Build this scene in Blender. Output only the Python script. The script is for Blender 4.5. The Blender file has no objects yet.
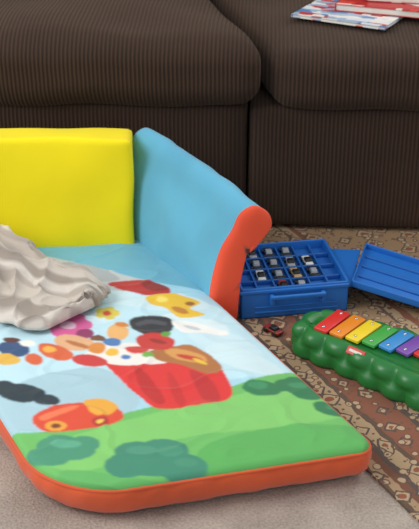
import bpy, bmesh, math, random
import numpy as np
from mathutils import Vector, Matrix, noise
random.seed(4)
C = bpy.context.scene.collection

def lin(c):
    return tuple(((v/12.92) if v <= 0.04045 else ((v+0.055)/1.055)**2.4) for v in c)
def hx(s):
    return lin(tuple(int(s[i:i+2], 16)/255 for i in (0, 2, 4)))

# ---------------------------------------------------------------- materials
def newmat(name):
    m = bpy.data.materials.new(name); m.use_nodes = True
    nt = m.node_tree; b = nt.nodes['Principled BSDF']
    return m, nt, b
def bump(nt, b, src, strength, dist=0.002):
    bp = nt.nodes.new('ShaderNodeBump'); bp.inputs['Strength'].default_value = strength
    bp.inputs['Distance'].default_value = dist
    nt.links.new(src, bp.inputs['Height']); nt.links.new(bp.outputs['Normal'], b.inputs['Normal'])
def fabric(name, col, rough=0.85, scale=900, var=0.12, bs=0.3, big=6, sheen=0.2):
    m, nt, b = newmat(name)
    tc = nt.nodes.new('ShaderNodeTexCoord')
    n = nt.nodes.new('ShaderNodeTexNoise'); n.inputs['Scale'].default_value = scale
    n2 = nt.nodes.new('ShaderNodeTexNoise'); n2.inputs['Scale'].default_value = big
    nt.links.new(tc.outputs['Object'], n.inputs['Vector']); nt.links.new(tc.outputs['Object'], n2.inputs['Vector'])
    r = nt.nodes.new('ShaderNodeValToRGB')
    r.color_ramp.elements[0].position = .3; r.color_ramp.elements[1].position = .7
    r.color_ramp.elements[0].color = (*[c*(1-var) for c in col], 1)
    r.color_ramp.elements[1].color = (*[min(1, c*(1+var)) for c in col], 1)
    nt.links.new(n2.outputs['Fac'], r.inputs['Fac']); nt.links.new(r.outputs['Color'], b.inputs['Base Color'])
    b.inputs['Roughness'].default_value = rough
    b.inputs['Sheen Weight'].default_value = sheen
    bump(nt, b, n.outputs['Fac'], bs)
    return m
def plastic(name, col, rough=0.35):
    m, nt, b = newmat(name)
    n = nt.nodes.new('ShaderNodeTexNoise'); n.inputs['Scale'].default_value = 60
    r = nt.nodes.new('ShaderNodeValToRGB')
    r.color_ramp.elements[0].color = (*[c*.93 for c in col], 1)
    r.color_ramp.elements[1].color = (*[min(1, c*1.05) for c in col], 1)
    tc = nt.nodes.new('ShaderNodeTexCoord'); nt.links.new(tc.outputs['Object'], n.inputs['Vector'])
    nt.links.new(n.outputs['Fac'], r.inputs['Fac']); nt.links.new(r.outputs['Color'], b.inputs['Base Color'])
    b.inputs['Roughness'].default_value = rough
    return m

M_blue = fabric('blue_cloth', hx('5BAAC8'), bs=.25)
M_red = fabric('red_cloth', hx('E8502E'), bs=.25)
M_orange = fabric('orange_cloth', hx('DA5A2E'), bs=.25)
M_yellow = fabric('yellow_cloth', hx('F8E200'), var=.05, bs=.25, sheen=.05)
M_case = plastic('blue_plastic', hx('2370C4'), .4)
M_case_dark = plastic('blue_plastic_inner', hx('2468B8'), .45)
M_green = plastic('green_plastic', hx('207434'), .35)
M_metal = plastic('chrome', hx('C9CCD0'), .25); M_metal.node_tree.nodes['Principled BSDF'].inputs['Metallic'].default_value = 1
M_pages = plastic('paper', hx('DDDAD0'), .8)
M_black = plastic('black_plastic', hx('1B1B1E'), .35)

def corduroy():
    m, nt, b = newmat('brown_corduroy')
    tc = nt.nodes.new('ShaderNodeTexCoord')
    w = nt.nodes.new('ShaderNodeTexWave'); w.wave_type = 'BANDS'; w.bands_direction = 'X'
    w.inputs['Scale'].default_value = 33; w.inputs['Distortion'].default_value = .6
    w.inputs['Detail'].default_value = 1
    nt.links.new(tc.outputs['Object'], w.inputs['Vector'])
    n = nt.nodes.new('ShaderNodeTexNoise'); n.inputs['Scale'].default_value = 5; n.inputs['Detail'].default_value = 4
    nt.links.new(tc.outputs['Object'], n.inputs['Vector'])
    r = nt.nodes.new('ShaderNodeValToRGB')
    r.color_ramp.elements[0].color = (*hx('1C130F'), 1); r.color_ramp.elements[1].color = (*hx('4A372B'), 1)
    mx = nt.nodes.new('ShaderNodeMath'); mx.operation = 'MULTIPLY_ADD'
    mx.inputs[1].default_value = .5
    mm = nt.nodes.new('ShaderNodeMath'); mm.operation = 'MULTIPLY'; mm.inputs[1].default_value = .5
    nt.links.new(n.outputs['Fac'], mm.inputs[0])
    nt.links.new(w.outputs['Fac'], mx.inputs[0]); nt.links.new(mm.outputs[0], mx.inputs[2])
    nt.links.new(mx.outputs[0], r.inputs['Fac']); nt.links.new(r.outputs['Color'], b.inputs['Base Color'])
    b.inputs['Roughness'].default_value = .8; b.inputs['Sheen Weight'].default_value = .12
    b.inputs['Sheen Tint'].default_value = (.9, .7, .55, 1)
    b.inputs['Specular IOR Level'].default_value = .2
    bump(nt, b, w.outputs['Fac'], .7, .003)
    return m
M_cord = corduroy()

def carpet():
    m, nt, b = newmat('beige_carpet')
    tc = nt.nodes.new('ShaderNodeTexCoord')
    n = nt.nodes.new('ShaderNodeTexNoise'); n.inputs['Scale'].default_value = 220; n.inputs['Detail'].default_value = 6
    n2 = nt.nodes.new('ShaderNodeTexNoise'); n2.inputs['Scale'].default_value = 9; n2.inputs['Detail'].default_value = 5
    for q in (n, n2): nt.links.new(tc.outputs['Object'], q.inputs['Vector'])
    a = nt.nodes.new('ShaderNodeMath'); a.operation = 'ADD'
    nt.links.new(n.outputs['Fac'], a.inputs[0]); nt.links.new(n2.outputs['Fac'], a.inputs[1])
    h = nt.nodes.new('ShaderNodeMath'); h.operation = 'MULTIPLY'; h.inputs[1].default_value = .5
    nt.links.new(a.outputs[0], h.inputs[0])
    r = nt.nodes.new('ShaderNodeValToRGB')
    r.color_ramp.elements[0].position = .35; r.color_ramp.elements[1].position = .65
    r.color_ramp.elements[0].color = (*hx('8F8379'), 1); r.color_ramp.elements[1].color = (*hx('BDB1A5'), 1)
    nt.links.new(h.outputs[0], r.inputs['Fac']); nt.links.new(r.outputs['Color'], b.inputs['Base Color'])
    b.inputs['Roughness'].default_value = 1; b.inputs['Specular IOR Level'].default_value = .05
    bump(nt, b, n.outputs['Fac'], .6, .005)
    return m
M_carpet = carpet()

def rugmat():
    m, nt, b = newmat('oriental_rug'); L = nt.links.new
    tc = nt.nodes.new('ShaderNodeTexCoord')
    nz = nt.nodes.new('ShaderNodeTexNoise'); nz.inputs['Scale'].default_value = 25
    L(tc.outputs['Object'], nz.inputs['Vector'])
    ws = nt.nodes.new('ShaderNodeVectorMath'); ws.operation = 'SCALE'; ws.inputs['Scale'].default_value = .018
    L(nz.outputs['Color'], ws.inputs[0])
    wa = nt.nodes.new('ShaderNodeVectorMath'); wa.operation = 'ADD'
    L(tc.outputs['Object'], wa.inputs[0]); L(ws.outputs[0], wa.inputs[1])
    sx = nt.nodes.new('ShaderNodeSeparateXYZ'); L(wa.outputs[0], sx.inputs[0])
    band = nt.nodes.new('ShaderNodeValToRGB'); band.color_ramp.interpolation = 'CONSTANT'
    stops = [(0, '4A3A34'), (.012, 'A98C6C'), (.03, '6B3A30'), (.045, '3B3840'), (.055, 'B39A78'), (.085, '4A3A38'), (.095, '85483A'),
             (.16, '3B3840'), (.17, 'B79F80'), (.195, '85483A'), (.205, '3D3A40'), (.215, 'A88866'), (.34, '4D4040'), (.35, 'B39A78'), (.37, '7E4234'), (.385, 'A48462')]
    e = band.color_ramp.elements
    e[0].position = 0; e[0].color = (*hx(stops[0][1]), 1); e[1].position = stops[1][0]; e[1].color = (*hx(stops[1][1]), 1)
    for p, c in stops[2:]:
        k = e.new(p); k.color = (*hx(c), 1)
    L(sx.outputs['X'], band.inputs['Fac'])
    prev = band.outputs['Color']
    def motif(scale, lo, hi, col, feature='F1', dist='EUCLIDEAN', rnd=.25):
        nonlocal prev
        v = nt.nodes.new('ShaderNodeTexVoronoi'); v.feature = feature; v.distance = dist
        v.inputs['Scale'].default_value = scale; v.inputs['Randomness'].default_value = rnd
        L(wa.outputs[0], v.inputs['Vector'])
        r = nt.nodes.new('ShaderNodeValToRGB'); r.color_ramp.interpolation = 'CONSTANT'
        r.color_ramp.elements[0].color = (0, 0, 0, 1); r.color_ramp.elements[1].position = lo; r.color_ramp.elements[1].color = (1, 1, 1, 1)
        k = r.color_ramp.elements.new(hi); k.color = (0, 0, 0, 1)
        L(v.outputs['Distance'], r.inputs['Fac'])
        mx = nt.nodes.new('ShaderNodeMix'); mx.data_type = 'RGBA'
        L(r.outputs['Color'], mx.inputs['Factor']); L(prev, mx.inputs['A']); mx.inputs['B'].default_value = (*hx(col), 1)
        prev = mx.outputs['Result']
    motif(18, 0.38, 0.47, '3A3642', dist='MANHATTAN', rnd=.5)
    motif(18, 0.24, 0.34, 'BCA684', dist='MANHATTAN', rnd=.5)
    motif(18, 0.0, 0.15, '8C4636', rnd=.5)
    motif(40, 0.0, 0.24, 'BEA98A', rnd=.8)
    motif(40, 0.26, 0.34, '643E38', rnd=.8)
    motif(62, 0.0, 0.2, '5B4440', rnd=1)
    mx = nt.nodes.new('ShaderNodeMix'); mx.data_type = 'RGBA'; mx.inputs['Factor'].default_value = .25
    L(prev, mx.inputs['A']); mx.inputs['B'].default_value = (*hx('A08A72'), 1)
    L(mx.outputs['Result'], b.inputs['Base Color'])
    b.inputs['Roughness'].default_value = 1; b.inputs['Specular IOR Level'].default_value = .05
    f = nt.nodes.new('ShaderNodeTexNoise'); f.inputs['Scale'].default_value = 500
    L(tc.outputs['Object'], f.inputs['Vector']); bump(nt, b, f.outputs['Fac'], .5, .003)
    return m
M_rug = rugmat()

# ---------------------------------------------------------------- helpers
def link(o, parent=None):
    C.objects.link(o)
    if parent is not None: o.parent = parent
    return o
def empty(name, loc=(0, 0, 0), rz=0, label=None, cat=None):
    o = bpy.data.objects.new(name, None); o.location = loc; o.rotation_euler = (0, 0, rz); o.empty_display_size = .05
    C.objects.link(o)
    if label: o['label'] = label; o['category'] = cat
    return o
def mobj(name, verts, faces, mat, parent=None, smooth=True):
    me = bpy.data.meshes.new(name); me.from_pydata([tuple(v) for v in verts], [], faces); me.update()
    if smooth: me.polygons.foreach_set('use_smooth', [True]*len(me.polygons))
    me.materials.append(mat)
    return link(bpy.data.objects.new(name, me), parent)
def bobj(name, bm, mat, parent=None, smooth=False):
    bmesh.ops.recalc_face_normals(bm, faces=bm.faces)
    me = bpy.data.meshes.new(name); bm.to_mesh(me); bm.free()
    if smooth: me.polygons.foreach_set('use_smooth', [True]*len(me.polygons))
    me.materials.append(mat)
    return link(bpy.data.objects.new(name, me), parent)
def addbox(bm, x0, x1, y0, y1, z0, z1, M=None):
    mt = Matrix.Translation(((x0+x1)/2, (y0+y1)/2, (z0+z1)/2)) @ Matrix.Diagonal((x1-x0, y1-y0, z1-z0, 1))
    if M is not None: mt = M @ mt
    return bmesh.ops.create_cube(bm, size=1, matrix=mt)['verts']
def bevel(o, w, seg=3):
    m = o.modifiers.new('bevel', 'BEVEL'); m.width = w; m.segments = seg; m.limit_method = 'ANGLE'
    for p in o.data.polygons: p.use_smooth = True
    return o
def puffy(name, size, r, puff, mat, parent, loc=(0, 0, 0), rot=(0, 0, 0), cuts=26, wr=.004, nscale=6, fn=None, axis=2, seed=0):
    bm = bmesh.new(); bmesh.ops.create_cube(bm, size=1)
    bmesh.ops.subdivide_edges(bm, edges=bm.edges[:], cuts=cuts, use_grid_fill=True)
    h = [s/2 for s in size]
    for v in bm.verts:
        p = Vector((v.co[i]*size[i] for i in range(3)))
        q = Vector((max(-(h[i]-r), min(h[i]-r, p[i])) for i in range(3)))
        d = p-q
        if d.length > 1e-7:
            p = q + d.normalized()*r
        o = [i for i in range(3) if i != axis]
        k = (1-(p[o[0]]/h[o[0]])**4)*(1-(p[o[1]]/h[o[1]])**4)
        p[axis] += puff*k*(p[axis]/h[axis])
        n = noise.noise_vector(p*nscale+Vector((seed, 3, 1)))
        p += n*wr
        if fn: p = fn(p)
        v.co = p
    o = bobj(name, bm, mat, parent, True)
    o.location = loc; o.rotation_euler = rot
    return o
def catmull(P, n, closed=True):
    out = []
    N = len(P)
    for i in range(N if closed else N-1):
        p0, p1, p2, p3 = [Vector(P[(i+j-1) % N]) if closed else Vector(P[max(0, min(N-1, i+j-1))]) for j in range(4)]
        for k in range(n):
            t = k/n
            out.append(.5*((2*p1)+(-p0+p2)*t+(2*p0-5*p1+4*p2-p3)*t*t+(-p0+3*p1-3*p2+p3)*t**3))
    if not closed: out.append(Vector(P[-1]))
    return out

# ---------------------------------------------------------------- setting
bm = bmesh.new(); addbox(bm, -4, 4, -2, 5, -.1, 0)
fl = bobj('floor', bm, M_carpet); fl['kind'] = 'structure'
bm = bmesh.new(); addbox(bm, -4, 4, 3.75, 3.85, 0, 2.6)
wl = bobj('wall_back', bm, fabric('wall_paint', hx('C9C0B2'), var=.03, bs=.1, scale=200)); wl['kind'] = 'structure'

bm = bmesh.new(); addbox(bm, 0, 2.0, 0, 2.6, 0, .006)
rug = bobj('rug', bm, M_rug); rug.location = (.822, .434, 0); rug.rotation_euler = (0, 0, math.atan2(.46, .888))
rug['label'] = 'ornate oriental rug in rust, navy and tan over beige carpet'; rug['category'] = 'rug'

# ---------------------------------------------------------------- corduroy sofa
sofa = empty('sofa', (.09, 2.433, .012), math.radians(-3.1), 'large dark brown corduroy sofa standing on the rug', 'sofa')
for x0, x1 in ((-1.35, -.003), (.003, 1.2)):
    puffy('base', (x1-x0, .85, .312), .018, .006, M_cord, sofa, ((x0+x1)/2, .425, .158), axis=1, wr=.002, nscale=4, seed=x0)
def shear(p):
    p = p.copy(); p.x -= .3*(p.y+.3); return p
puffy('seat_cushion', (1.36, .72, .155), .055, .03, M_cord, sofa, (-.655, .315, .392), wr=.012, nscale=5, fn=shear, seed=3, cuts=40)
puffy('seat_cushion', (1.16, .72, .135), .045, .02, M_cord, sofa, (.63, .325, .378), wr=.009, nscale=5, fn=shear, seed=9, cuts=40)
puffy('backrest', (2.7, .2, .5), .06, .03, M_cord, sofa, (-.1, .86, .62), axis=1, wr=.006, nscale=4)

# ---------------------------------------------------------------- magazines on the sofa
def covermat(name, cols, sc, seed):
    m, nt, b = newmat(name)
    tc = nt.nodes.new('ShaderNodeTexCoord')
    v = nt.nodes.new('ShaderNodeTexVoronoi'); v.inputs['Scale'].default_value = sc; v.distance = 'CHEBYCHEV'
    mp = nt.nodes.new('ShaderNodeMapping'); mp.inputs['Location'].default_value = (seed, seed*.3, 0)
    mp.inputs['Scale'].default_value = (1, 2.2, 1)
    nt.links.new(tc.outputs['Object'], mp.inputs['Vector']); nt.links.new(mp.outputs[0], v.inputs['Vector'])
    s = nt.nodes.new('ShaderNodeSeparateColor'); nt.links.new(v.outputs['Color'], s.inputs[0])
    r = nt.nodes.new('ShaderNodeValToRGB'); r.color_ramp.interpolation = 'CONSTANT'
    e = r.color_ramp.elements; e[0].color = (*hx(cols[0]), 1); e[1].position = 1/len(cols); e[1].color = (*hx(cols[1]), 1)
    for i in range(2, len(cols)):
        k = e.new(i/len(cols)); k.color = (*hx(cols[i]), 1)
    nt.links.new(s.outputs[0], r.inputs['Fac']); nt.links.new(r.outputs['Color'], b.inputs['Base Color'])
    b.inputs['Roughness'].default_value = .3
    return m
def magazine(x, y, z, w, d, t, rz, cm, label, name='magazine'):
    e = empty(name, (x, y, z), rz, label, 'magazine' if name == 'magazine' else 'book')
    e['group'] = 'reading matter lying on the sofa cushion'
    bm = bmesh.new(); addbox(bm, -w/2+.003, w/2-.003, -d/2+.003, d/2-.003, .0015, t-.0015)
    bobj('page_block', bm, M_pages, e)
    bm = bmesh.new(); addbox(bm, -w/2, w/2, -d/2, d/2, t-.0015, t); addbox(bm, -w/2, w/2, -d/2, d/2, 0, .0015)
    addbox(bm, -w/2, -w/2+.002, -d/2, d/2, 0, t)
    bobj('cover', bm, cm, e)
    return e
zt = .4815
magazine(.345, 2.645, zt, .24, .18, .008, -.5, covermat('cover_blue', ['D8DEE4', '5C88B8', 'E8E6E0', '9DB4CC', 'C24040'], 26, 2.0), 'glossy magazine with pale blue and white cover on sofa cushion')
magazine(.45, 2.685, zt+.009, .25, .17, .016, -.35, covermat('cover_red', ['C2302E', 'B82A2C', 'D8453A', 'B8302E', 'E7DAD0'], 14, 5.0), 'thick red and white catalogue on top of a magazine')
magazine(.505, 2.72, zt+.026, .22, .15, .016, -.22, covermat('cover_rose', ['C8403E', 'C23A3A', 'B8383C', 'E3C9BE'], 12, 7.0), 'red paperback book topping the magazine pile', 'book')

# ---------------------------------------------------------------- fold-out children's sofa
kid = empty('folding_toddler_sofa', (0, 0, 0), 0, 'unfolded foam toddler sofa, yellow back, blue arm, printed mattress', 'toddler sofa')
Z0 = .007; TOP = .073
Lx = Vector((-.477, .879)).normalized(); Wd = Vector((-.972, -.235)).normalized()
Cr = Vector((.282, 1.474)); Wn = .545; LEN = .93; RL = .125; RR = .035
def wl2(w, l):
    return Cr + Wd*w + Lx*l
def insetr(l): return 0 if l >= RR else RR-math.sqrt(max(0, RR*RR-(RR-l)**2))
def insetl(l): return 0 if l >= RL else RL-math.sqrt(max(0, RL*RL-(RL-l)**2))
NU, NV = 270, 440
W = np.zeros((NV+1, NU+1)); Lc = np.zeros_like(W)
for j in range(NV+1):
    l = LEN*(j/NV)**1.15
    a, b_ = insetr(l), Wn-insetl(l)
    W[j] = np.linspace(a, b_, NU+1); Lc[j] = l
X = Cr.x+Wd.x*W+Lx.x*Lc; Y = Cr.y+Wd.y*W+Lx.y*Lc
er = np.array([insetr(l) for l in Lc[:, 0]])[:, None]; el = np.array([insetl(l) for l in Lc[:, 0]])[:, None]
e = np.minimum(np.minimum((W-er), (Wn-el)-W)*.9, Lc*.9)
r = .012
ee = np.clip(e, 0, r)
Zt = TOP-(r-np.sqrt(r*r-(r-ee)**2))
dome = np.clip(e/.09, 0, 1); Zt += .006*dome*(2-dome)
for j in range(NV+1):
    for i in range(NU+1):
        p = Vector((X[j, i], Y[j, i], 0))
        f = min(1, e[j, i]/.03)
        rid = abs(noise.noise(Vector((p.x*6+p.y*4, p.y*12-p.x*5, 7))))
        Zt[j, i] += f*(.004*noise.noise(p*7)+.0028*noise.noise(Vector((p.x*16+p.y*9, p.y*20-p.x*6, 2)))+.003*max(0, 1-rid/.12)-.003*max(0, 1-abs(Lc[j, i]-.60-.01*math.sin(W[j, i]*14))/.012))
verts = np.stack([X, Y, Zt], -1).reshape(-1, 3)
idx = np.arange((NV+1)*(NU+1)).reshape(NV+1, NU+1)
faces = np.stack([idx[:-1, :-1], idx[1:, :-1], idx[1:, 1:], idx[:-1, 1:]], -1).reshape(-1, 4)
faces = faces[:, ::-1]

# the printed picture : polygons lying on the flat cushion cover
HP = 1.2-TOP-.004
def sheet(x, y):
    t = (y-264.5)/1100; ta = (.5317+t)/(1-.5317*t); d = HP/ta
    return ((x-209.5)/1100*(HP*.4695+d*.8829), d)
def E(cx, cy, rx, ry, rot=0, n=28):
    o = []
    for k in range(n):
        a = 2*math.pi*k/n; ux, uy = rx*math.cos(a), ry*math.sin(a)
        o.append((cx+ux*math.cos(rot)-uy*math.sin(rot), cy+ux*math.sin(rot)+uy*math.cos(rot)))
    return o
def smoothP(P): return [tuple(v) for v in catmull(P, 6)]
prints = []
def paint(P, c): prints.append((P, hx(c)))
def flower(cx, cy, r, c, cc, n=5):
    for k in range(n):
        a = 2*math.pi*k/n
        paint(E(cx+r*.75*math.cos(a), cy+r*.4*math.sin(a), r*.55, r*.33), c)
    paint(E(cx, cy, r*.42, r*.24), cc)
# sky and clouds
paint([(-200, 200), (450, 200), (450, 560), (-200, 560)], 'A8D6E6')
paint(smoothP([(60, 283), (150, 292), (230, 312), (310, 372), (240, 380), (140, 385), (-40, 380), (-60, 330)]), 'BFE2EC')
paint(E(150, 300, 60, 10, .1), 'CDE7EE'); paint(E(60, 318, 60, 9), 'CDE7EF'); paint(E(225, 345, 40, 12, .3), 'CAE6EE')
paint(E(245, 362, 42, 10, .3), 'D0E9EE'); paint(E(195, 324, 35, 7, .2), 'D6EBEF')
# plain blue seat part
paint([(-200, 205), (140, 215), (200, 268), (205, 290), (180, 286), (150, 283), (110, 282), (60, 268), (-200, 262)], '6DB2CA')
paint(smoothP([(25, 255), (60, 260), (115, 273), (165, 288), (150, 293), (110, 290), (60, 277), (30, 266)]), 'C2C6C8')
paint(smoothP([(62, 264), (92, 267), (120, 279), (90, 282)]), 'A9AEB2')
paint(smoothP([(108, 284), (140, 281), (168, 288), (165, 296), (128, 292)]), 'B8302C')
paint(smoothP([(140, 283), (160, 285), (168, 290), (150, 291)]), '8F2A26')
# meadow
paint(smoothP([(-60, 440), (0, 432), (45, 432), (100, 420), (150, 408), (200, 398), (250, 382), (300, 372), (335, 395), (420, 440), (380, 520), (100, 540), (-80, 520)]), '6CBB62')
paint(smoothP([(30, 455), (110, 425), (220, 400), (310, 385), (350, 410), (300, 425), (180, 440), (90, 470)]), '80C86A')
paint(smoothP([(200, 450), (300, 425), (390, 435), (380, 480), (220, 500)]), '5AAF58')
paint(smoothP([(60, 470), (150, 478), (230, 470), (250, 500), (100, 510)]), '60B25F')
paint(smoothP([(0, 395), (60, 372), (110, 372), (140, 405), (90, 424), (40, 430), (0, 428)]), 'A9CBD6')
# bushes
for a in ((262, 390, 20, 8, .1), (297, 382, 14, 6, .1), (303, 391, 20, 8, .2), (284, 386, 10, 7, 0), (331, 409, 17, 6, .15), (322, 405, 9, 5, 0)):
    paint(E(*a), '2A7A4C')
paint(E(258, 387, 10, 4), '3A9060'); paint(E(298, 385, 10, 3.5), '3A9060'); paint(E(334, 406, 8, 3), '3A9060')
for a in ((138, 452, 24, 10, 0), (165, 450, 24, 10, .1), (150, 462, 42, 13, 0), (182, 466, 26, 12, 0), (126, 466, 22, 11, 0)):
    paint(E(*a), '3C8A6E')
paint(E(142, 451, 16, 5), '48967A'); paint(E(170, 452, 14, 5), '469474'); paint(E(186, 462, 12, 4), '449272')
for a in ((66, 448, 30, 12, .1), (84, 444, 16, 8, 0), (48, 456, 22, 9, .1)):
    paint(E(*a), '459472')
paint(E(66, 444, 16, 4), '5AAA88')
for a in ((22, 394, 24, 9, .1), (46, 401, 14, 6, .1), (2, 388, 14, 7, 0)):
    paint(E(*a), '20343E')
# red table cloth
paint(smoothP([(104, 358), (150, 352), (205, 358), (222, 372), (232, 396), (205, 406), (160, 410), (138, 396), (118, 378)]), 'DC302E')
paint(smoothP([(135, 368), (150, 378), (165, 402), (155, 404), (140, 388)]), 'BE2726')
paint(smoothP([(168, 372), (176, 380), (186, 404), (178, 406), (170, 390)]), 'C92B2A')
paint(smoothP([(190, 370), (212, 382), (220, 400), (206, 402), (196, 388)]), 'C0292A')
paint(smoothP([(84, 356), (130, 344), (180, 352), (168, 362), (120, 366)]), 'ECE9E2')
paint(smoothP([(150, 352), (185, 346), (205, 354), (222, 368), (212, 376), (180, 364), (158, 360)]), 'B0703C')
paint(E(186, 356, 22, 5, .25), 'D69A52'); paint(E(190, 358, 14, 2, .25), 'C23A2C'); paint(E(200, 362, 8, 1.5, .4), 'E8C23C')
paint(E(137, 351, 12, 4), 'D03A34'); paint(E(112, 354, 7, 3), 'E8B83C'); paint(E(148, 356, 6, 2.5), '6FAE4C'); paint(E(126, 358, 5, 2), '4C7CB8')
# plain bunting, fruit, flowers and balls of a picnic scene
paint(smoothP([(146, 297), (165, 294), (186, 297), (200, 303), (190, 309), (205, 315), (180, 318), (165, 308), (150, 304)]), 'E9BE2E')
paint(E(180, 311, 9, 3, .3), 'C07E22'); paint(E(162, 300, 6, 2.4), 'F4DD6A'); paint(E(190, 304, 5, 2), '9A5E20')
# dark picnic basket, napkin and fruit
paint(smoothP([(130, 320), (150, 317), (172, 321), (170, 333), (150, 336), (134, 331)]), '2A2A30')
paint(smoothP([(136, 323), (150, 320), (166, 323), (164, 326), (150, 324), (138, 326)]), '4A4A52')
paint(smoothP([(138, 337), (156, 334), (174, 340), (170, 349), (150, 350), (138, 345)]), 'C83832')
paint(E(158, 341, 9, 2, .2), '9C2A26'); paint(E(166, 335, 5, 2), '5F9E44')
paint(smoothP([(172, 322), (192, 322), (214, 330), (228, 332), (226, 336), (205, 335), (182, 334)]), 'EFEFEA')
paint(E(192, 329, 9, 2, .3), 'C8CCD0')
paint(E(118, 334, 11, 8), 'E6B06C'); paint(E(112, 344, 9, 5), '4C7CB8'); paint(E(122, 326, 7, 3), 'D9822E')
flower(107, 314, 10, 'D9C64A', 'C9442E')
flower(68, 326, 19, 'D35A94', 'EBC0D4', 6)
paint(E(85, 335, 9, 4.5), '8C3560')
paint(E(74, 344, 20, 8, .1), 'E2AE82'); paint(E(78, 346, 13, 2.2, .3), 'B8723C')
paint(E(56, 354, 18, 7, .2), 'D9643A'); paint(E(50, 352, 7, 2.6), 'EFB04A'); paint(E(90, 362, 18, 6, .1), 'CC3A3A')
paint(E(97, 350, 9, 5), 'D88A3C'); paint(E(98, 340, 8, 3.5), '7A4A2C')
paint(E(14, 352, 16, 7, .1), '33507A'); paint(E(6, 361, 15, 5, .1), 'E0B34A'); paint(E(34, 361, 9, 5, .1), 'D9643A')
paint(E(28, 347, 8, 3.5, .1), 'EDEBE4'); paint(E(12, 343, 9, 3), '5C2C26')
# small pull-along wagon in red and orange
paint(smoothP([(34, 416), (60, 406), (96, 404), (118, 410), (122, 420), (96, 428), (52, 432), (36, 426)]), 'DB4A2E')
paint(smoothP([(84, 402), (104, 400), (118, 408), (108, 416), (92, 414)]), 'E8A83A')
paint(smoothP([(40, 417), (64, 409), (80, 408), (60, 415), (44, 421)]), 'EE7A52')
paint(E(56, 426, 11, 5, 0), 'E9A23C'); paint(E(56, 426, 5, 2.4, 0), '7A3A22'); paint(E(100, 422, 8, 4.5, 0), 'B2302C'); paint(E(100, 422, 4, 2), 'E9C24C')

vx = verts[:, 0]; vy = verts[:, 1]
col = np.ones((len(verts), 4), dtype=np.float32)
for P, c in prints:
    Q = [sheet(*p) for p in P]
    xs = [q[0] for q in Q]; ys = [q[1] for q in Q]
    sel = np.where((vx >= min(xs)) & (vx <= max(xs)) & (vy >= min(ys)) & (vy <= max(ys)))[0]
    if len(sel) == 0: continue
    px, py = vx[sel], vy[sel]; ins = np.zeros(len(sel), bool)
    for k in range(len(Q)):
        x1, y1 = Q[k]; x2, y2 = Q[k-1]
        if y1 == y2: continue
        cr = ((y1 > py) != (y2 > py)) & (px < (x2-x1)*(py-y1)/(y2-y1)+x1)
        ins ^= cr
    col[sel[ins], :3] = c
g = col.reshape(NV+1, NU+1, 4)
for _ in range(2):
    g[1:-1, 1:-1] = (g[1:-1, 1:-1]*2+g[:-2, 1:-1]+g[2:, 1:-1]+g[1:-1, :-2]+g[1:-1, 2:])/6
mt, nt, b = newmat('printed_cloth')
at = nt.nodes.new('ShaderNodeVertexColor'); at.layer_name = 'print'
nt.links.new(at.outputs['Color'], b.inputs['Base Color']); b.inputs['Roughness'].default_value = .7
b.inputs['Sheen Weight'].default_value = .15
n = nt.nodes.new('ShaderNodeTexNoise'); n.inputs['Scale'].default_value = 900
bump(nt, b, n.outputs['Fac'], .2)
matt = mobj('mattress_cover', verts, [tuple(f) for f in faces.tolist()], mt, kid)
ca = matt.data.color_attributes.new('print', 'FLOAT_COLOR', 'POINT'); ca.data.foreach_set('color', g.reshape(-1))
matt['label'] = 'printed picnic and meadow cloth top'

# side panel
path = []
for k in range(60): path.append((0, LEN-(LEN-RR)*k/60))
for k in range(17):
    a = math.pi/2*k/16; path.append((RR-RR*math.cos(a), RR-RR*math.sin(a)))
for k in range(1, 50): path.append((RR+(Wn-RR-RL)*k/50, 0))
for k in range(25):
    a = math.pi/2*k/24; path.append((Wn-RL+RL*math.sin(a), RL-RL*math.cos(a)))
for k in range(1, 61): path.append((Wn, RL+(LEN-RL)*k/60))
pts = [wl2(*p) for p in path]
cen = wl2(Wn/2, LEN/2)
SV, SF = [], []
prof = [(TOP-.011, 0), (TOP-.014, .002), (.05, .004), (.035, .003), (.022, -.002), (.012, -.009), (Z0, -.018)]
for i, p in enumerate(pts):
    t = (pts[min(i+1, len(pts)-1)]-pts[max(i-1, 0)]).normalized(); nn = Vector((-t.y, t.x))
    if nn.dot(p-cen) < 0: nn = -nn
    for z, o in prof:
        wv = .0035*noise.noise(Vector((i*.3, z*40, 0)))
        SV.append((p.x+nn.x*(o+wv), p.y+nn.y*(o+wv), z))
k = len(prof)
for i in range(len(pts)-1):
    for j in range(k-1):
        SF.append((i*k+j, i*k+j+1, (i+1)*k+j+1, (i+1)*k+j))
sp = mobj('side_panel', SV, SF, M_orange, kid); sp['label'] = 'orange-red cloth side band'
def tube(name, P, rad, mat, parent):
    cu = bpy.data.curves.new(name, 'CURVE'); cu.dimensions = '3D'; cu.bevel_depth = rad; cu.bevel_resolution = 3
    s = cu.splines.new('POLY'); s.points.add(len(P)-1)
    for q, p in zip(s.points, P): q.co = (*p, 1)
    cu.materials.append(mat)
    o = bpy.data.objects.new(name, cu); link(o, None)
    dg = bpy.context.evaluated_depsgraph_get(); dg.update()
    me = bpy.data.meshes.new_from_object(o.evaluated_get(dg)); me.name = name
    bpy.data.objects.remove(o)
    for pl in me.polygons: pl.use_smooth = True
    ob = bpy.data.objects.new(name, me); return link(ob, parent)
tube('piping', [(p.x, p.y, TOP-.0105) for p in pts], .003, M_orange, kid)

# back cushion (yellow)
def sag(p):
    p = p.copy(); p.z += .008*(p.x/.265)*-.6*(p.z > 0); return p
bk = puffy('backrest', (.535, .10, .262), .010, .008, M_yellow, kid, (-.4375, 2.263, .187), (math.radians(-8), 0, math.radians(1.0)), axis=1, wr=.005, nscale=8, seed=2, fn=sag, cuts=44)
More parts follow.
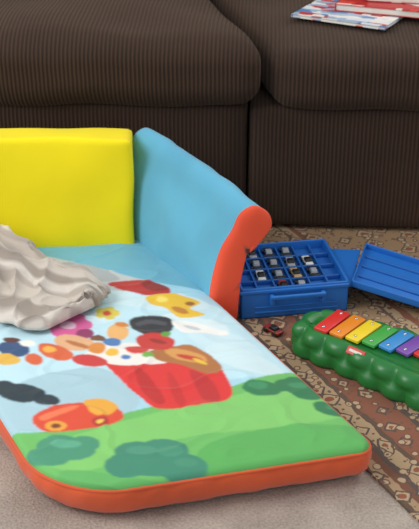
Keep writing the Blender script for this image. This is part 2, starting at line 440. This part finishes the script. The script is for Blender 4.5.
# armrests
prof = [(0, 0), (0, .06), (.004, .12), (.02, .175), (.043, .215), (.058, .25), (.085, .265), (.113, .25), (.119, .225), (.106, .205), (.082, .19), (.064, .16), (.054, .1), (.052, .05), (.05, 0)]
prof = catmull(prof, 5)
pc = Vector((.05, .14))
def armrest(flip):
    A0 = Vector((0.004, 1.985)); A1 = Vector((-.225, 2.318)); Wv = Vector((.985, .15)).normalized()
    if flip:
        sh = Wd*(Wn+.012); A0 = A0+sh; A1 = A1+sh+Vector((.0, -.02)); Wv = -Wv
    def ring(s, sc, ins=0):
        base = A0.lerp(A1, s); o = []
        for w, z in prof:
            w2 = pc.x+(w-pc.x)*(1-ins); z2 = pc.y+(z-pc.y)*(1-ins)
            q = base+Wv*w2
            zz = Z0+max(0, z2)*sc
            n = noise.noise_vector(Vector((q.x*9, q.y*9, zz*9)))*.006+noise.noise_vector(Vector((q.x*24, q.y*18, zz*9)))*.0045
            o.append((q.x+n.x, q.y+n.y, max(Z0, zz+n.z*.6)))
        return o
    N = len(prof)
    V, F = [], []
    ss = [i/50 for i in range(51)]
    for s in ss: V += ring(s, 1+.13*math.sin(s*math.pi/2))
    V += ring(1.02, 1.1, .12)
    R = len(ss)+1
    for i in range(R-1):
        for j in range(N): F.append((i*N+j, i*N+(j+1) % N, (i+1)*N+(j+1) % N, (i+1)*N+j))
    F.append(tuple(range((R-1)*N, R*N)))
    arm = mobj('armrest', V, F, M_blue, kid); arm['label'] = 'light blue padded armrest'
    V, F = [], []
    seq = [(.012, .01), (.0, -.004), (-.006, -.006), (-.014, .010), (-.022, .04), (-.028, .12), (-.032, .25), (-.033, .55)]
    for s, ins in seq: V += ring(s, 1+.13*math.sin(max(0, s)*math.pi/2), ins)
    for i in range(len(seq)-1):
        for j in range(N): F.append((i*N+j, i*N+(j+1) % N, (i+1)*N+(j+1) % N, (i+1)*N+j))
    F.append(tuple(range((len(seq)-1)*N, len(seq)*N)))
    mobj('front_panel', V, F, M_red, arm)['label'] = 'red cloth front panel'
armrest(False); armrest(True)

# ---------------------------------------------------------------- throw blanket
def blanketmat():
    m, nt, b = newmat('grey_throw'); L = nt.links.new
    tc = nt.nodes.new('ShaderNodeTexCoord')
    s = nt.nodes.new('ShaderNodeSeparateXYZ'); L(tc.outputs['UV'], s.inputs[0])
    fr = nt.nodes.new('ShaderNodeMath'); fr.operation = 'FRACT'; L(s.outputs['Y'], fr.inputs[0])
    r = nt.nodes.new('ShaderNodeValToRGB'); e = r.color_ramp.elements
    e[0].position = 0; e[0].color = (*hx('9A8F84'), 1); e[1].position = .10; e[1].color = (*hx('9A8F84'), 1)
    for p, c in ((.18, 'C4BAAE'), (.42, 'C4BAAE'), (.50, 'AEA398'), (.62, 'AEA398'), (.70, 'D2CAC0'), (.84, 'D2CAC0'), (.95, '9A8F84')):
        k = e.new(p); k.color = (*hx(c), 1)
    L(fr.outputs[0], r.inputs['Fac'])
    L(r.outputs['Color'], b.inputs['Base Color']); b.inputs['Roughness'].default_value = .95
    b.inputs['Sheen Weight'].default_value = .3
    n = nt.nodes.new('ShaderNodeTexNoise'); n.inputs['Scale'].default_value = 350; L(tc.outputs['Object'], n.inputs['Vector'])
    bump(nt, b, n.outputs['Fac'], .4, .003)
    return m
NB = 190
BV, BF, UV = [], [], []
up = catmull([(-.585, 2.08, 0), (-.55, 2.155, 0), (-.48, 2.172, 0), (-.42, 2.135, 0), (-.35, 2.07, 0), (-.27, 2.015, 0), (-.205, 1.955, 0)], 30, False)
lo = catmull([(-.480, 1.90, 0), (-.455, 1.86, 0), (-.43, 1.865, 0), (-.40, 1.84, 0), (-.365, 1.825, 0), (-.32, 1.815, 0), (-.232, 1.90, 0)], 30, False)
n1 = len(up)
def ridge(v): return max(0, 1-abs(noise.noise(v))/.34)
for i in range(n1):
    a = i/(n1-1)
    for j in range(NB+1):
        bb = j/NB
        p = lo[i].lerp(up[i], bb)
        hump = .095*(1-a)**1.2*(.15+.85*bb**.7)+.006
        q = Vector((p.x, p.y, 0))
        al = q.x*.8-q.y*.6; ac = q.x*.6+q.y*.8
        wob = noise.noise(q*6)*.05
        f1 = ridge(Vector((al*4.5, (ac+wob)*15, 1.7)))**1.3
        f2 = ridge(Vector((al*12+3, (ac-wob)*9, 5.1)))**1.5
        f3 = noise.noise(Vector((al*14, ac*26, 9)))
        edge = min(1, min(bb, 1-bb)/.10, (1-a)/.08, a/.05)
        edge = math.sqrt(max(0, edge*(2-edge)))
        z = .092+edge*(hump*(.85+.4*noise.noise(q*4))+.028*f1+.016*f2*(1-.5*f1)+.004*f3)
        o1 = .010*noise.noise(Vector((a*8, bb*8, 4))); o2 = .010*noise.noise(Vector((a*8, bb*8, 14)))
        BV.append((p.x+o1*1.2, p.y+o2*1.2, z)); UV.append((a, 1.9*bb-.5*a+.22*f1+.12*noise.noise(q*9)))
for i in range(n1-1):
    for j in range(NB):
        BF.append((i*(NB+1)+j, (i+1)*(NB+1)+j, (i+1)*(NB+1)+j+1, i*(NB+1)+j+1))
bl = mobj('throw_blanket', BV, BF, blanketmat())
uvl = bl.data.uv_layers.new(name='UVMap')
for lp in bl.data.loops: uvl.data[lp.index].uv = UV[lp.vertex_index]
sm = bl.modifiers.new('thick', 'SOLIDIFY'); sm.thickness = .006; sm.offset = -1
bl['label'] = 'crumpled grey-beige striped fleece throw draped on the toddler sofa'; bl['category'] = 'blanket'

# ---------------------------------------------------------------- blue toy carry case
CX, CY, CA = .066, 1.996, math.radians(9.5)
case = empty('toy_carry_case', (CX, CY, .0065), CA, 'open blue plastic carry case with compartments on the rug', 'toy case')
w, d, h = .232, .205, .072; t = .005
bm = bmesh.new()
addbox(bm, 0, w, 0, d, 0, .006)
addbox(bm, 0, w, 0, t, 0, h); addbox(bm, 0, w, d-t, d, 0, h); addbox(bm, 0, t, 0, d, 0, h); addbox(bm, w-t, w, 0, d, 0, h)
addbox(bm, -.004, w+.004, -.004, .003, h-.012, h-.004); addbox(bm, w-.003, w+.004, -.004, d+.004, h-.012, h-.004)
bevel(bobj('case_body', bm, M_case, case), .002)
bm = bmesh.new()
FZ = h-.020
addbox(bm, t, w-t, t, d-t, FZ-.005, FZ)
for i in range(1, 6): addbox(bm, w*i/6-.002, w*i/6+.002, t, d-t, FZ, h-.010)
for i in range(1, 4): addbox(bm, t, w-t, d*i/4-.002, d*i/4+.002, FZ, h-.010)
bevel(bobj('compartment_tray', bm, M_case_dark, case), .001, 2)
bm = bmesh.new()
addbox(bm, .06, .18, -.016, -.009, .048, .058); addbox(bm, .06, .07, -.014, .001, .034, .058); addbox(bm, .17, .18, -.014, .001, .034, .058)
bevel(bobj('handle', bm, M_case, case), .003)
bm = bmesh.new()
addbox(bm, .03, .21, -.003, .001, .012, .016); addbox(bm, .03, .21, -.003, .001, .025, .028)
bevel(bobj('moulded_ridge', bm, M_case, case), .001)
# lid : hinged on the side of the case, its far edge resting on the rug
LM = Matrix.Translation((w+.006, .012, h-.020)) @ Matrix.Rotation(math.radians(-26), 4, 'Z') @ Matrix.Rotation(math.radians(11), 4, 'Y')
bm = bmesh.new(); lw, ld = .235, .185
addbox(bm, 0, lw, 0, ld, 0, .004, LM)
addbox(bm, 0, lw, 0, .004, 0, .016, LM); addbox(bm, 0, lw, ld-.004, ld, 0, .016, LM)
addbox(bm, 0, .004, 0, ld, 0, .016, LM); addbox(bm, lw-.004, lw, 0, ld, 0, .016, LM)
lid = bevel(bobj('lid', bm, M_case, case), .002)
bm = bmesh.new()
for i in range(1, 4): addbox(bm, .01, lw-.01, ld*i/4-.003, ld*i/4+.003, .004, .008, LM)
bevel(bobj('lid_rib', bm, M_case_dark, lid), .001)
bm = bmesh.new()
hp = [(w, .02), (w, .195), (w+.078, .175), (w+.010, .02)]
vs = [bm.verts.new((x, y, z)) for z in (h-.026, h-.021) for x, y in hp]
for f in ((3, 2, 1, 0), (4, 5, 6, 7), (0, 1, 5, 4), (1, 2, 6, 5), (2, 3, 7, 6), (3, 0, 4, 7)): bm.faces.new([vs[i] for i in f])
bobj('hinge_flap', bm, M_case, case)

# small toy cars
def toycar(x, y, z, rz, colr, label, s=1.0):
    e = empty('toy_car', (x, y, z), rz, label, 'toy car'); e['group'] = 'small toy cars around the carry case'
    bm = bmesh.new()
    addbox(bm, -.026*s, .026*s, -.011*s, .011*s, .004*s, .012*s)
    bevel(bobj('body', bm, colr, e), .003*s)
    bm = bmesh.new()
    vs = addbox(bm, -.015*s, .010*s, -.0095*s, .0095*s, .011*s, .019*s)
    for v in vs:
        if v.co.z > .015*s: v.co.x = v.co.x*.62-.001*s; v.co.y *= .82
    bevel(bobj('cabin', bm, M_black if colr is not cd else cs, e), .0015*s)
    for sx in (-.016, .016):
        for sy in (-.0115, .0115):
            bm = bmesh.new()
            bmesh.ops.create_cone(bm, cap_ends=True, segments=16, radius1=.0058*s, radius2=.0058*s, depth=.005*s, matrix=Matrix.Translation((sx*s, sy*s, .0058*s)) @ Matrix.Rotation(math.pi/2, 4, 'X'))
            bobj('wheel', bm, M_black, e)
    return e
cw = plastic('white_paint', hx('E6E6E2'), .3); cs = plastic('silver_paint', hx('A4A8AE'), .3); cd = plastic('dark_paint', hx('23272E'), .3); crd = plastic('maroon_paint', hx('8A2A22'), .3)
cr_ = plastic('red_paint', hx('A83A2E'), .3); cg_ = plastic('tan_paint', hx('C8A878'), .3)
ca_, sa_ = math.cos(CA), math.sin(CA)
cols = [(cw, 'white'), (cd, 'black'), (cd, 'black'), (cd, 'black'), (cs, 'silver'), (cd, 'black'), (cs, 'silver'), (cg_, 'tan'), (cw, 'white'), (cd, 'black'), (cd, 'black'), (cr_, 'red'), (cd, 'black'), (cw, 'white'), (cd, 'black')]
spots = [(1, 1), (1, 2), (2, 1), (2, 2), (3, 2), (2, 3), (1, 3), (3, 1), (4, 2), (3, 3), (4, 1), (2, 0), (0, 2), (0, 3), (3, 0)]
for (ci, cj), (m_, nm) in zip(spots, cols):
    lx, ly = w*(ci+.5)/6, d*(cj+.5)/4
    toycar(CX+lx*ca_-ly*sa_, CY+lx*sa_+ly*ca_, .0068+FZ, math.radians(9.5+90+random.uniform(-5, 5)), m_, 'tiny %s toy car in a compartment of the blue case' % nm, .82)
toycar(.132, 1.945, .0065, 2.3, crd, 'small dark red toy car lying on the rug near the case', .85)

# ---------------------------------------------------------------- toy xylophone
U = Vector((.88, -.47)).normalized()
xy = empty('toy_xylophone', (.166, 1.852, .0065), math.atan2(U.y, U.x), 'green plastic toy xylophone with rainbow keys on the rug', 'xylophone')
out = catmull([(-.012, .03), (-.012, .075), (.01, .112), (.06, .122), (.14, .122), (.23, .118), (.33, .105), (.42, .075), (.455, .02), (.43, -.04), (.35, -.06), (.26, -.052), (.17, -.03), (.09, -.008), (.03, .002)], 16)
cenl = Vector((.2, .04))
cum = [0]
for i in range(1, len(out)): cum.append(cum[-1]+(out[i]-out[i-1]).length)
tot = cum[-1]+(out[0]-out[-1]).length; ns = round(tot/.056)
V, F = [], []
lev = [(0, 0), (.004, -.002), (.010, -.003), (.018, -.002), (.026, -.001), (.032, .001), (.038, .001), (.044, .003), (.050, .006), (.057, .011), (.061, .017), (.061, .022), (.056, .028), (.055, .034)]
N = len(out)
for li, (z, ins) in enumerate(lev):
    for i, p in enumerate(out):
        tg = (out[(i+1) % N]-out[i-1]).normalized(); nn = Vector((-tg.y, tg.x))
        if nn.dot(p-cenl) > 0: nn = -nn
        ph = math.pi*ns*cum[i]/tot
        if z < .033: b1 = abs(math.sin(ph)); k = math.sin(math.pi*min(1, max(.0, (z+.010)/.044)))
        else: b1 = abs(math.cos(ph)); k = math.sin(math.pi*max(0, min(1, (z-.028)/.036)))
        amt = -.015*(b1**.7-.45)*k if li < 11 else 0
        q = p+nn*(ins+amt); V.append((q.x, q.y, z+(.004*b1*k if .048 < z else 0)))
for k in range(len(lev)-1):
    for i in range(N): F.append((k*N+i, k*N+(i+1) % N, (k+1)*N+(i+1) % N, (k+1)*N+i))
F.append(tuple(range((len(lev)-1)*N, len(lev)*N))); F.append(tuple(reversed(range(N))))
body = mobj('body', V, F, M_green, xy)
kc = ['D8322E', 'E88A28', 'EFD22E', '46A84A', '3E8FD0', '7A4FA8', 'D8322E', 'E88A28']
nm = ['red', 'orange', 'yellow', 'green', 'blue', 'purple', 'red', 'orange']
for i in range(8):
    u = .055+.0345*i; vv = .064-.004*i+.0004*i*i; ln = .090-.003*i
    km = plastic('key_'+nm[i], hx(kc[i]), .3)
    bm = bmesh.new(); addbox(bm, -.0150, .0150, -ln/2, ln/2, 0, .008)
    k_ = bevel(bobj('key', bm, km, xy), .002); k_.location = (u, vv, .0595); k_.rotation_euler = (0, 0, math.radians(-10-1.5*i))
    k_['label'] = nm[i]+' key'
    for sy in (-1, 1):
        bm = bmesh.new(); bmesh.ops.create_uvsphere(bm, u_segments=14, v_segments=8, radius=1, matrix=Matrix.Translation((0, sy*ln*.36, .0085)) @ Matrix.Diagonal((.0035, .0035, .002, 1)))
        bobj('screw', bm, M_metal, k_, True)
lbm = plastic('label_red', hx('C8463A'), .4)
bm = bmesh.new(); addbox(bm, -.02, .02, -.0015, .0015, -.008, .008)
lb = bevel(bobj('badge', bm, lbm, xy), .004); lb.location = (.135, -.012, .058); lb.rotation_euler = (math.radians(-45), 0, math.radians(-14)); lb['label'] = 'red and white oval badge'
bm = bmesh.new(); addbox(bm, -.014, .014, -.0022, -.001, -.0025, .0025)
bobj('badge_stripe', bm, M_pages, lb)

# ---------------------------------------------------------------- light, world, camera
wd = bpy.data.worlds.new('world'); bpy.context.scene.world = wd; wd.use_nodes = True
bg = wd.node_tree.nodes['Background']; bg.inputs[0].default_value = (.95, .97, 1, 1); bg.inputs[1].default_value = .74
def area(loc, tgt, size, power, colr):
    ld_ = bpy.data.lights.new('window_light', 'AREA'); ld_.size = size; ld_.energy = power; ld_.color = colr
    o = bpy.data.objects.new('window_light', ld_); o.location = loc
    o.rotation_euler = (Vector(tgt)-Vector(loc)).to_track_quat('-Z', 'Y').to_euler(); C.objects.link(o)
area((-2.2, 1.2, 2.2), (0, 2.0, 0), 1.5, 56, (1, .98, .96))
area((1.6, 3.0, 2.4), (.1, 2.1, .1), 1.0, 16, (1, .98, .96))
cam = bpy.data.cameras.new('camera'); cam.sensor_fit = 'VERTICAL'; cam.sensor_height = 24; cam.lens = 1100/529*24
cam.dof.use_dof = True; cam.dof.focus_distance = 2.1; cam.dof.aperture_fstop = 4.5
co = bpy.data.objects.new('camera', cam); co.location = (0, 0, 1.2); co.rotation_euler = (math.radians(62), 0, 0); C.objects.link(co)
bpy.context.scene.camera = co
bpy.context.scene.view_settings.view_transform = 'Standard'
